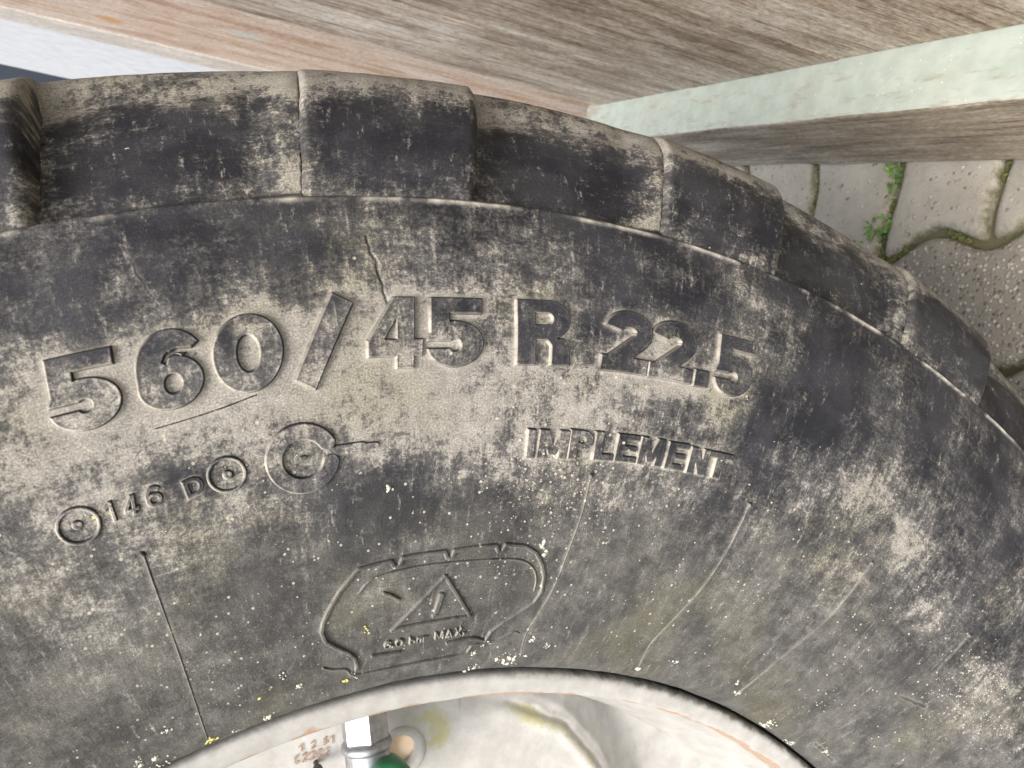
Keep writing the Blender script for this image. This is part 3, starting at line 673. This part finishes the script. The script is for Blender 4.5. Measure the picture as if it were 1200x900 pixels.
dust = base_dust(A, S_); speck = speck_at(A, S_); edge = np.zeros(A.shape); hgt = np.zeros(A.shape)
X_ = A * RF
hgt += .0010 * (fbm(X_ * 22, S_ * 22, 3, 41) - .5) + .00035 * (fbm(X_ * 140, S_ * 140, 3, 42) - .5)
def window(a0, a1, s0, s1):
    i = np.where((AA[:nd] >= a0) & (AA[:nd] <= a1))[0]; j = np.where((SS >= s0) & (SS <= s1))[0]
    return slice(i[0], i[-1] + 1), slice(j[0], j[-1] + 1)
def around(d, win, amp, reach, rim, wall):
    dd = np.maximum(d, 0); n = fbm(X_[win] * 150, S_[win] * 150, 3, 55)
    dust[win] += amp * np.exp(-dd / reach) * (.4 + 1.2 * n)
    edge[win] = np.maximum(edge[win], rim * np.exp(-(dd / (wall * 1.6)) ** 2) * (.2 + 1.1 * n))
for gl, w, amp, reach, wall in ((BIG, .27, .36, .0035, .0006), (IMP, .30, .16, .002, .0004), (LOAD, .2, .10, .0015, .0003)):
    for g in gl:
        f = frame(g); c, o, u, v, Lu, Lv, rr = f
        cs = np.array([o + i * u + j * v for i in (-.3, 1.3) for j in (-.3, 1.3)])
        win = window(cs[:, 0].min(), cs[:, 0].max(), cs[:, 1].min(), cs[:, 1].max())
        gx, gy = coords(A[win], S_[win], f); around(glyph_sdf(c, gx, gy, Lu, Lv, w), win, amp, reach, .55, wall)
def poly_win(pts, pad):
    p = np.array(pts); return window(p[:, 0].min() - pad / .4, p[:, 0].max() + pad / .4, p[:, 1].min() - pad, p[:, 1].max() + pad)
for nm, w, pts in PLATE + RIB:
    win = poly_win(pts, .008); rr = float(rad(np.mean([p[1] for p in pts])))
    d = seg_dist(A[win] * rr, S_[win], [(p[0] * rr, p[1]) for p in pts]) - w / 2
    around(d, win, .03, .001, .06 if nm.startswith('pic') or nm.startswith('war') else .2, .0003)
for nm, w, pts in CRACK:
    win = poly_win(pts, .006); rr = float(rad(np.mean([p[1] for p in pts])))
    wob = .0020 * (fbm(X_[win] * 260, S_[win] * 300, 2, 3) - .5)
    d = np.abs(seg_dist(A[win] * rr + wob, S_[win] + wob * .5, [(p[0] * rr, p[1]) for p in pts]))
    hgt[win] -= (.0008 if w > .0005 else 0.) * np.exp(-(d / (w * .5)) ** 2)
    edge[win] = np.maximum(edge[win], .16 * np.exp(-((d - w * 1.1) / (w * .5)) ** 2)); dust[win] -= .5 * np.exp(-(d / (w * .7)) ** 2)
# shoulder: ridge line and ramped recesses between the lugs
SKEW = lambda s: -.25 * np.clip(s - SR, 0, .075)            # the lugs lean a little
ph = np.mod(TH0 - A + SKEW(S_), PIT); q = np.clip((ph - LW) / (PIT - LW), 0, 1)
dep = np.where(ph < LW, .0100, (.0135 + (.0075 - .0135) * np.clip(q / .75, 0, 1) ** .7) - .0045 * sstep(.78, .98, q))
sf = sstep(SR + .0004, SR + .0032, S_) * (.62 + .38 * sstep(SR, SR + .03, S_)) * (1 - .93 * sstep(SR + .053, SR + .075, S_))
hgt -= dep * sf
ridn = fbm(A * 30, S_ * 0, 4, 8)
hgt += .0009 * np.exp(-((S_ - SR + .0003 + .0012 * (ridn - .5)) / .0006) ** 2) * sstep(.30, .55, ridn)
edge = np.maximum(edge, np.exp(-((S_ - SR + .0003) / .0009) ** 2) * sstep(.38, .62, ridn) * fbm(X_ * 300, S_ * 300, 3, 19) * 1.3)
sh = sstep(SR + .001, SR + .004, S_)
n5 = fbm(X_ * 55, S_ * 55, 5, 91)
shd = .14 + .55 * sstep(SR + .036, SR + .060, S_ + .034 * (n5 - .5)) + .45 * sstep(.82, .95, q) - .16 * np.exp(-(((S_ - SR - .026) / .014) ** 2)) + .22 * np.exp(-((S_ - SR) / .008) ** 2) + .35 * (n5 - .5) - .18 * np.exp(-(((q - .35) / .3) ** 2))
shd = np.where(q < .12, shd + .35 * (1 - q / .12), shd)
dust = dust * (1 - sh) + shd * sh
dust -= .10 * np.exp(-((S_ - SR + .004) / .003) ** 2) * (1 - sh)
V = surf(A, S_, hgt)
# crown and far half
far = [(.5405 - .0095, .12), (.5405 - .0095, .33), (.5400 - .0095, .39), (.536 - .0095, .445), (.522 - .006, .470), (.495, .488), (.455, .4985), (.40, .497), (.345, .48), (.311, .4615), (.300, .444)]
FV = np.stack([np.stack([r * np.cos(AA), np.full(len(AA), y), r * np.sin(AA)], -1) for r, y in far], 1)
V = np.concatenate([V, FV], 1); nf = len(far)
V[..., 2] = np.maximum(V[..., 2], -ZC + .001)          # flattened where it stands on the paving
ext = lambda a, val: np.concatenate([a, np.full((len(AA), nf), val)], 1)
fl = np.concatenate([flat_vec(A, S_), np.stack([np.repeat((AA * RF)[:, None], nf, 1), np.repeat((SM + .05 * np.arange(1, nf + 1))[None], len(AA), 0), np.zeros((len(AA), nf))], -1)], 1)
me = mesh_np('tyre', V.reshape(-1, 3), grid_quads(V.shape[0], V.shape[1], wrap=True), True,
             {'aged': ext(aged_at(A, S_), 0.).ravel(), 'gain': ext(gain_at(S_) + .3 * sh, 1.).ravel(), 'dust': ext(dust, .4).ravel(), 'edge': ext(edge, 0).ravel(), 'speck': ext(speck, 0).ravel(), 'flat': fl.reshape(-1, 3)})
TYRE = link('tyre', me, WHEEL, ORI, [RUB])
TYRE['label'] = 'dusty black tyre with raised size numerals and fine cracks'

# --- shoulder lugs: one mesh, turned round the axle
la = np.concatenate([np.linspace(-.0028 / .51, .006 / .51, 15)[:-1], np.linspace(.006 / .51, LW - .006 / .51, 70), np.linspace(LW - .006 / .51, LW + .0028 / .51, 15)[1:]])
ls = np.concatenate([np.arange(SR + .0006, SM - .004, .0010), np.linspace(SM - .004, SM, 8)])
LA, LS = np.meshgrid(la, ls, indexing='ij')
din = np.minimum(np.minimum(LA, LW - LA) * rad(LS), SM - .0005 - LS)
din = din + .0016 * (fbm(LA * 90, LS * 120, 3, 66) - .5) * sstep(.006, .001, np.abs(din)) * (din > -.0015)
er = .0004 + (.0022 + .0020 * sstep(.3, .7, LA / LW)) * (1 - .9 * sstep(SR + .053, SR + .075, LS))
t = np.clip(1 - din / er, 0, 1); lh = -er * (1 - np.sqrt(np.maximum(0, 1 - t * t)))
lh = np.where(din < 0, -er - (-din / .0025) * .013, lh)
lh += .0008 * (fbm(LA * 40, LS * 60, 3, 61) - .5) - .0004 * sstep(SR + .003, SR, LS)
nl = fbm(LA * .5 * 60, LS * 60, 5, 62)
ldust = .10 + .62 * sstep(SR + .034, SR + .056, LS + .030 * (nl - .5)) + .30 * np.exp(-np.maximum(din, 0) / .0035) + .40 * (nl - .5) + .18 * np.exp(-((LS - SR) / .006) ** 2) - .24 * np.exp(-(((LS - SR - .026) / .013) ** 2))
ldust = np.where(din < -.0003, .34 + .5 * (nl - .5), ldust)
ledge = np.exp(-((din - .001) / .0016) ** 2) * (LA < LW / 2) * .05 * sstep(.3, .6, nl)
lugme = mesh_np('tread_lug', surf(-LA + SKEW(LS), LS, lh).reshape(-1, 3), grid_quads(*LA.shape)[:, ::-1], True,
                {'aged': np.zeros(LA.size), 'gain': np.full(LA.size, 1.35), 'dust': ldust.ravel(), 'edge': ledge.ravel(), 'speck': np.zeros(LA.size), 'flat': flat_vec(-LA, LS).reshape(-1, 3)})
lugme.materials.append(RUBL)
for k in range(22):
    th = TH0 - k * PIT; lm = lugme
    if math.sin(th - LW / 2) < -.80:                     # squashed flat where the tyre stands
        lm = lugme.copy(); co = np.empty(len(lm.vertices) * 3, np.float32); lm.vertices.foreach_get('co', co); co = co.reshape(-1, 3)
        x = co[:, 0] * math.cos(th) - co[:, 2] * math.sin(th); z = np.maximum(co[:, 0] * math.sin(th) + co[:, 2] * math.cos(th), -ZC + .0005)
        co[:, 0] = x * math.cos(th) + z * math.sin(th); co[:, 2] = -x * math.sin(th) + z * math.cos(th); lm.vertices.foreach_set('co', co.ravel())
    o = bpy.data.objects.new('tread_lug', lm); COL.objects.link(o); o.parent = TYRE
    o.rotation_euler = (0, -(TH0 - k * PIT), 0)

# --- raised numerals and letters
def place(gl, name_of, res, w, H, wall, lip, dt=-.1):
    for g in gl:
        f = frame(g); c, o, u, v, Lu, Lv, rr = f; pad = wall * 3
        gu = np.arange(-pad, Lu + pad, res); gv = np.arange(-pad, Lv + pad, res); U, Vv = np.meshgrid(gu, gv, indexing='ij')
        d = glyph_sdf(c, U, Vv, Lu, Lv, w); a = o[0] + u[0] * U / Lu + v[0] * Vv / Lv; s = o[1] + u[1] * U / Lu + v[1] * Vv / Lv
        patch(name_of(c), a, s, d, H, wall, lip, TYRE, dt)
kind = lambda c: 'raised_numeral' if c.isdigit() else ('raised_mark' if c in './' else 'raised_letter')
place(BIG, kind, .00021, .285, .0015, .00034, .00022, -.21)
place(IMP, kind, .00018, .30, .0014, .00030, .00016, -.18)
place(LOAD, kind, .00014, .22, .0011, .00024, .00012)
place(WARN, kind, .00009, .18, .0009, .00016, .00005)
def ridge_patch(name, pts, w, H, wall, res, lip=0., ek=1.):
    p = np.array(pts); rr = float(rad(p[:, 1].mean())); pad = w / 2 + wall * 3
    a = np.arange(p[:, 0].min() - pad / rr, p[:, 0].max() + pad / rr, res / rr); s = np.arange(max(.0008, p[:, 1].min() - pad), p[:, 1].max() + pad, res)
    Ag, Sg = np.meshgrid(a, s, indexing='ij')
    d = seg_dist(Ag * rr, Sg, [(x * rr, y) for x, y in pts]) - w / 2
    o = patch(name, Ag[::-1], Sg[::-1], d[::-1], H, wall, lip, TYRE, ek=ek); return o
def smooth(pts, n=6):
    if len(pts) < 3: return [tuple(p) for p in pts]
    return [tuple(p) for p in catmull(np.array(pts, float), n)]
for nm, w, pts in PLATE:
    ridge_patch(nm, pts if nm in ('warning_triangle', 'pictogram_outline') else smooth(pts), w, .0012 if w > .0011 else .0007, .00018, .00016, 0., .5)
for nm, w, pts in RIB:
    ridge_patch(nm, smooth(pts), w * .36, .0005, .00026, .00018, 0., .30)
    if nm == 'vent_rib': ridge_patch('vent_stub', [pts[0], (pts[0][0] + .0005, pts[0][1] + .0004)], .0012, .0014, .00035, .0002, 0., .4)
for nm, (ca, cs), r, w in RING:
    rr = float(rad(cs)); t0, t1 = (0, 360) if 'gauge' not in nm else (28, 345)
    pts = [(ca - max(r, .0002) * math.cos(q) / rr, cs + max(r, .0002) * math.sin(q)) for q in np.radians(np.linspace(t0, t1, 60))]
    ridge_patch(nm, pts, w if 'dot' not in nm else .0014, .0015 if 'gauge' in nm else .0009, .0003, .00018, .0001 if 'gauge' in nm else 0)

# --- lichen on the sidewall
rs = np.random.RandomState(12)
for yel, mt, nm in ((0, LIW, 'pale_lichen'), (1, LIY, 'yellow_lichen')):
    ca = []; ra = []
    for (a, s, r, n, y) in LICHEN:
        if y != yel: continue
        for k in range(n * 2):
            rr_ = r; da_, ds_ = rs.normal(0, rr_ * .55, 2); ca.append((a + da_ / .4, max(.0005, s + ds_)))
            ra.append(rs.uniform(.00012, .00036) if r > .0055 else min(.0010, .00018 + rs.exponential(.00028)))
    for k in range(2600 if not yel else 60):
        a = rs.uniform(-.85, .55); s = rs.uniform(.001, .15)
        if rs.uniform() > .10 + .9 * float(speck_at(np.array(a), np.array(s))): continue
        ca.append((a, s)); ra.append(min(.00045, .0001 + rs.exponential(.00008)))
    ca = np.array(ca); P0 = surf(ca[:, 0], ca[:, 1], .0002); N0 = surf(ca[:, 0], ca[:, 1], .0102) - P0; N0 /= np.linalg.norm(N0, axis=1)[:, None]
    me = blob_mesh(nm, P0, ra, .55, N0, 1, 5 + yel)
    tag(link(nm, me, TYRE, (0, 0, 0), [mt]), kind='stuff')

# --- rim
rp = [(.3005, .016), (.2994, .0075), (.2988, .0020), (.2976, -.0002), (.2955, -.0006), (.2925, .0002), (.2900, .0010), (.2886, .0020), (.2880, .0040), (.2868, .016), (.284, .026), (.279, .040), (.272, .058), (.266, .080), (.262, .12), (.262, .33), (.284, .42), (.288, .447), (.295, .452), (.300, .44)]
rp = np.array(rp); rpd = np.vstack([catmull(rp[:14], 7), rp[14:]])
ra_ = np.concatenate([np.arange(-1.2, .75, .004), np.linspace(.75, -1.2 + 2 * math.pi, 90)[:-1]])
R_, Aq = np.meshgrid(np.arange(len(rpd)), ra_, indexing='xy'); rr = rpd[R_, 0]; yy = rpd[R_, 1]
rr = rr + .0006 * (fbm(Aq * 14, yy * 120, 3, 71) - .5)
V = np.stack([rr * np.cos(Aq), yy, rr * np.sin(Aq)], -1)
nz = fbm(Aq * 22, yy * 0, 4, 72)
rust = 1.0 * np.exp(-((rpd[R_, 0] - .2878) / .0016) ** 2) * (yy < .02) * (.55 + 1.0 * sstep(.35, .60, nz)) + .75 * np.exp(-(((Aq - .2715) * .29 / .004) ** 2 + ((rr - .291) / .0022) ** 2)) * (yy < .003)
grime = .14 + .9 * sstep(.2950, .2980, rpd[R_, 0] + .003 * (nz - .5)) * sstep(.10, -.25, Aq) + .35 * sstep(.294, .2985, rpd[R_, 0]) + .25 * sstep(.0, -.5, Aq) * sstep(.29, .297, rpd[R_, 0])
me = mesh_np('rim', V.reshape(-1, 3), grid_quads(V.shape[0], V.shape[1], wrap=True)[:, ::-1], True, {'rust': rust.ravel(), 'grime': grime.ravel(), 'olive': np.zeros(rr.size)})
RIMO = link('rim', me, WHEEL, ORI, [RIM]); RIMO['label'] = 'off-white painted steel rim with rust along its inner edge'
# disc
HOLE = (.2465, .106); HR = .0078
dr = np.concatenate([np.linspace(.03, .16, 14)[:-1], np.arange(.16, .276, .0008)]); dang = np.concatenate([np.arange(-1.1, .55, .0032), np.linspace(.55, -1.1 + 2 * math.pi, 90)[:-1]])
DR, DA_ = np.meshgrid(dr, dang, indexing='xy')
rc = np.interp(-DA_, [-.6, -.03, .005, .12, .227, .335, .45, .6, .9, 1.2], [.32, .300, .268, .2645, .2585, .2440, .222, .19, .15, .13])
dd = DR - rc; fold = fbm(DR * 260, DA_ * 30, 3, 81) - .5; near = sstep(-.02, -.15, DA_)
yy = .050 + .020 * sstep(-.008, .040, dd) + .004 * sstep(.17, .10, DR)
yy += near * (-.0008 * np.exp(-((dd + .004) / .0034) ** 2) + .0011 * np.exp(-((dd - .0005 - .003 * fold) / .0016) ** 2) - .0007 * np.exp(-((dd - .007) / .0026) ** 2))
yy += .0007 * (fbm(DR * 60, DA_ * 16, 3, 82) - .5)
V = np.stack([DR * np.cos(DA_), yy, DR * np.sin(DA_)], -1)
hx, hz = HOLE[0] * math.cos(HOLE[1]), HOLE[0] * math.sin(HOLE[1]); hd = np.hypot(V[..., 0] - hx, V[..., 2] - hz)
ol = .75 * near * np.exp(-((dd + .002) / .005) ** 2) + .55 * near * np.exp(-((dd - .012) / .004) ** 2) * sstep(-.25, -.32, DA_)
for (br, ba, rad_, st) in ((.2605, .033, .006, .75), (.252, .022, .006, .7), (.248, .045, .006, .7), (.258, .085, .005, .5), (.256, -.15, .010, .35), (.262, .06, .006, .5)):
    ol += st * np.exp(-(((DR - br) ** 2 + ((DA_ - ba) * .25) ** 2) / (2 * (rad_ * .75) ** 2)))
ru = .45 * np.exp(-((hd - HR - .0035) / .0012) ** 2) + .55 * np.exp(-(((DR - .2555) ** 2 + ((DA_ - .262) * .25) ** 2) / (2 * .007 ** 2))) + .35 * near * np.exp(-((dd - .007) / .003) ** 2)
gm = .10 + .3 * near * np.exp(-((dd - .002) / .003) ** 2)
me = mesh_np('disc_tmp', V.reshape(-1, 3), grid_quads(V.shape[0], V.shape[1], wrap=True, keep=(hd > HR)), True, {'rust': ru.ravel(), 'grime': gm.ravel(), 'olive': ol.ravel()})
me.flip_normals(); me.name = 'disc'
DISC = link('disc', me, RIMO, (0, 0, 0), [DISCM])
def lathe(name, prof, parent, loc, axis, mat, n=40, smooth_=True):
    zq = Vector(axis).to_track_quat('Z', 'Y').to_matrix(); V = []; F = []
    for r, z in prof:
        for k in range(n):
            t = 2 * math.pi * k / n; V.append(tuple(zq @ Vector((r * math.cos(t), r * math.sin(t), z))))
    for i in range(len(prof) - 1):
        for k in range(n): F.append((i * n + k, i * n + (k + 1) % n, (i + 1) * n + (k + 1) % n, (i + 1) * n + k))
    if prof[0][0] > 1e-6 and n <= 6 or True: pass
    me = bpy.data.meshes.new(name); me.from_pydata(V, [], F)
    for p in me.polygons: p.use_smooth = smooth_
    me.update(); return link(name, me, parent, loc, [mat])
lathe('access_hole_rim', [(HR + .0045, -.0012), (HR + .0042, .0006), (HR + .0030, .0016), (HR + .0012, .0014), (HR - .0002, .0004), (HR - .0006, -.0015), (HR - .0006, -.0045)], RIMO, (hx, .0505, hz), (0, -1, 0), DISCM, 48)
for nm in ('rust', 'grime', 'olive'): pass
lathe('backing_plate', [(.0001, 0), (.010, .0001), (.024, 0.), (.0245, -.002)], RIMO, (hx, .0555, hz), (0, -1, 0), PEACH, 32)
lathe('stop_pin', [(.0001, .012), (.0016, .0118), (.0022, .010), (.0022, .006), (.0011, .005), (.0011, 0)], RIMO, (.2525 * math.cos(.262), .050, .2525 * math.sin(.262)), (0, -1, 0), DARKM, 16)
# rust-stained stamped figures on the disc
def stamp(text, o, u, h, w=.2):
    o, u, h = np.array(o), np.array(u), np.array(h); n = len(text)
    for i, c in enumerate(text):
        if c == ' ': continue
        gu, gv = np.meshgrid(np.linspace(-.05, 1.05, 26), np.linspace(-.05, 1.05, 30), indexing='ij')
        d = glyph_sdf(c, gu * .8, gv, .8, 1., w); P = o + (i + gu * .74)[..., None] * u / n + gv[..., None] * h
        nzz = fbm(gu * 6 + i * 5, gv * 6, 3, 90); keep = d + (nzz - .5) * .22 < 0.02
        V = np.stack([P[..., 0] * np.cos(P[..., 1]), np.full(gu.shape, .0492), P[..., 0] * np.sin(P[..., 1])], -1).reshape(-1, 3)
        Q = grid_quads(*gu.shape, keep=keep)
        if len(Q) == 0: continue
        V, Q, _ = compact(V, Q, {}); link('stamped_figure', mesh_np('stamped_figure', V, Q), RIMO, (0, 0, 0), [RUST])
stamp('1 2 51', *STAMP1)
stamp('C2202', *STAMP2)

# --- valve
VA = .182; vd = Vector((-math.cos(VA), -.10, -math.sin(VA))).normalized()
VALVE = empty('valve', ORI); VALVE.parent = WHEEL
vb = Vector((.288 * math.cos(VA), .034, .288 * math.sin(VA)))
lathe('hex_nut', [(.0001, 0), (.0098, .0), (.0104, .0008), (.0104, .0222), (.0096, .0232), (.0001, .0233)], VALVE, vb, vd, GALV, 6, False)
lathe('collar', [(.0085, .0225), (.0104, .0235), (.0110, .0248), (.0110, .0262), (.0102, .0272), (.0088, .0280)], VALVE, vb, vd, GALV, 40)
lathe('stem', [(.0094, .0275), (.0097, .029), (.0097, .052), (.0085, .054), (.0001, .054)], VALVE, vb, vd, GALV, 40)
CAPC = (CAPP[0] * math.cos(CAPP[1]), .012, CAPP[0] * math.sin(CAPP[1]))
lathe('valve_cap', [(.0098, -.020), (.0102, -.012), (.0102, -.002), (.0098, .0012), (.0086, .0034), (.0060, .0048), (.0001, .0053)], VALVE, CAPC, (.25, -1, .1), GREEN, 40)
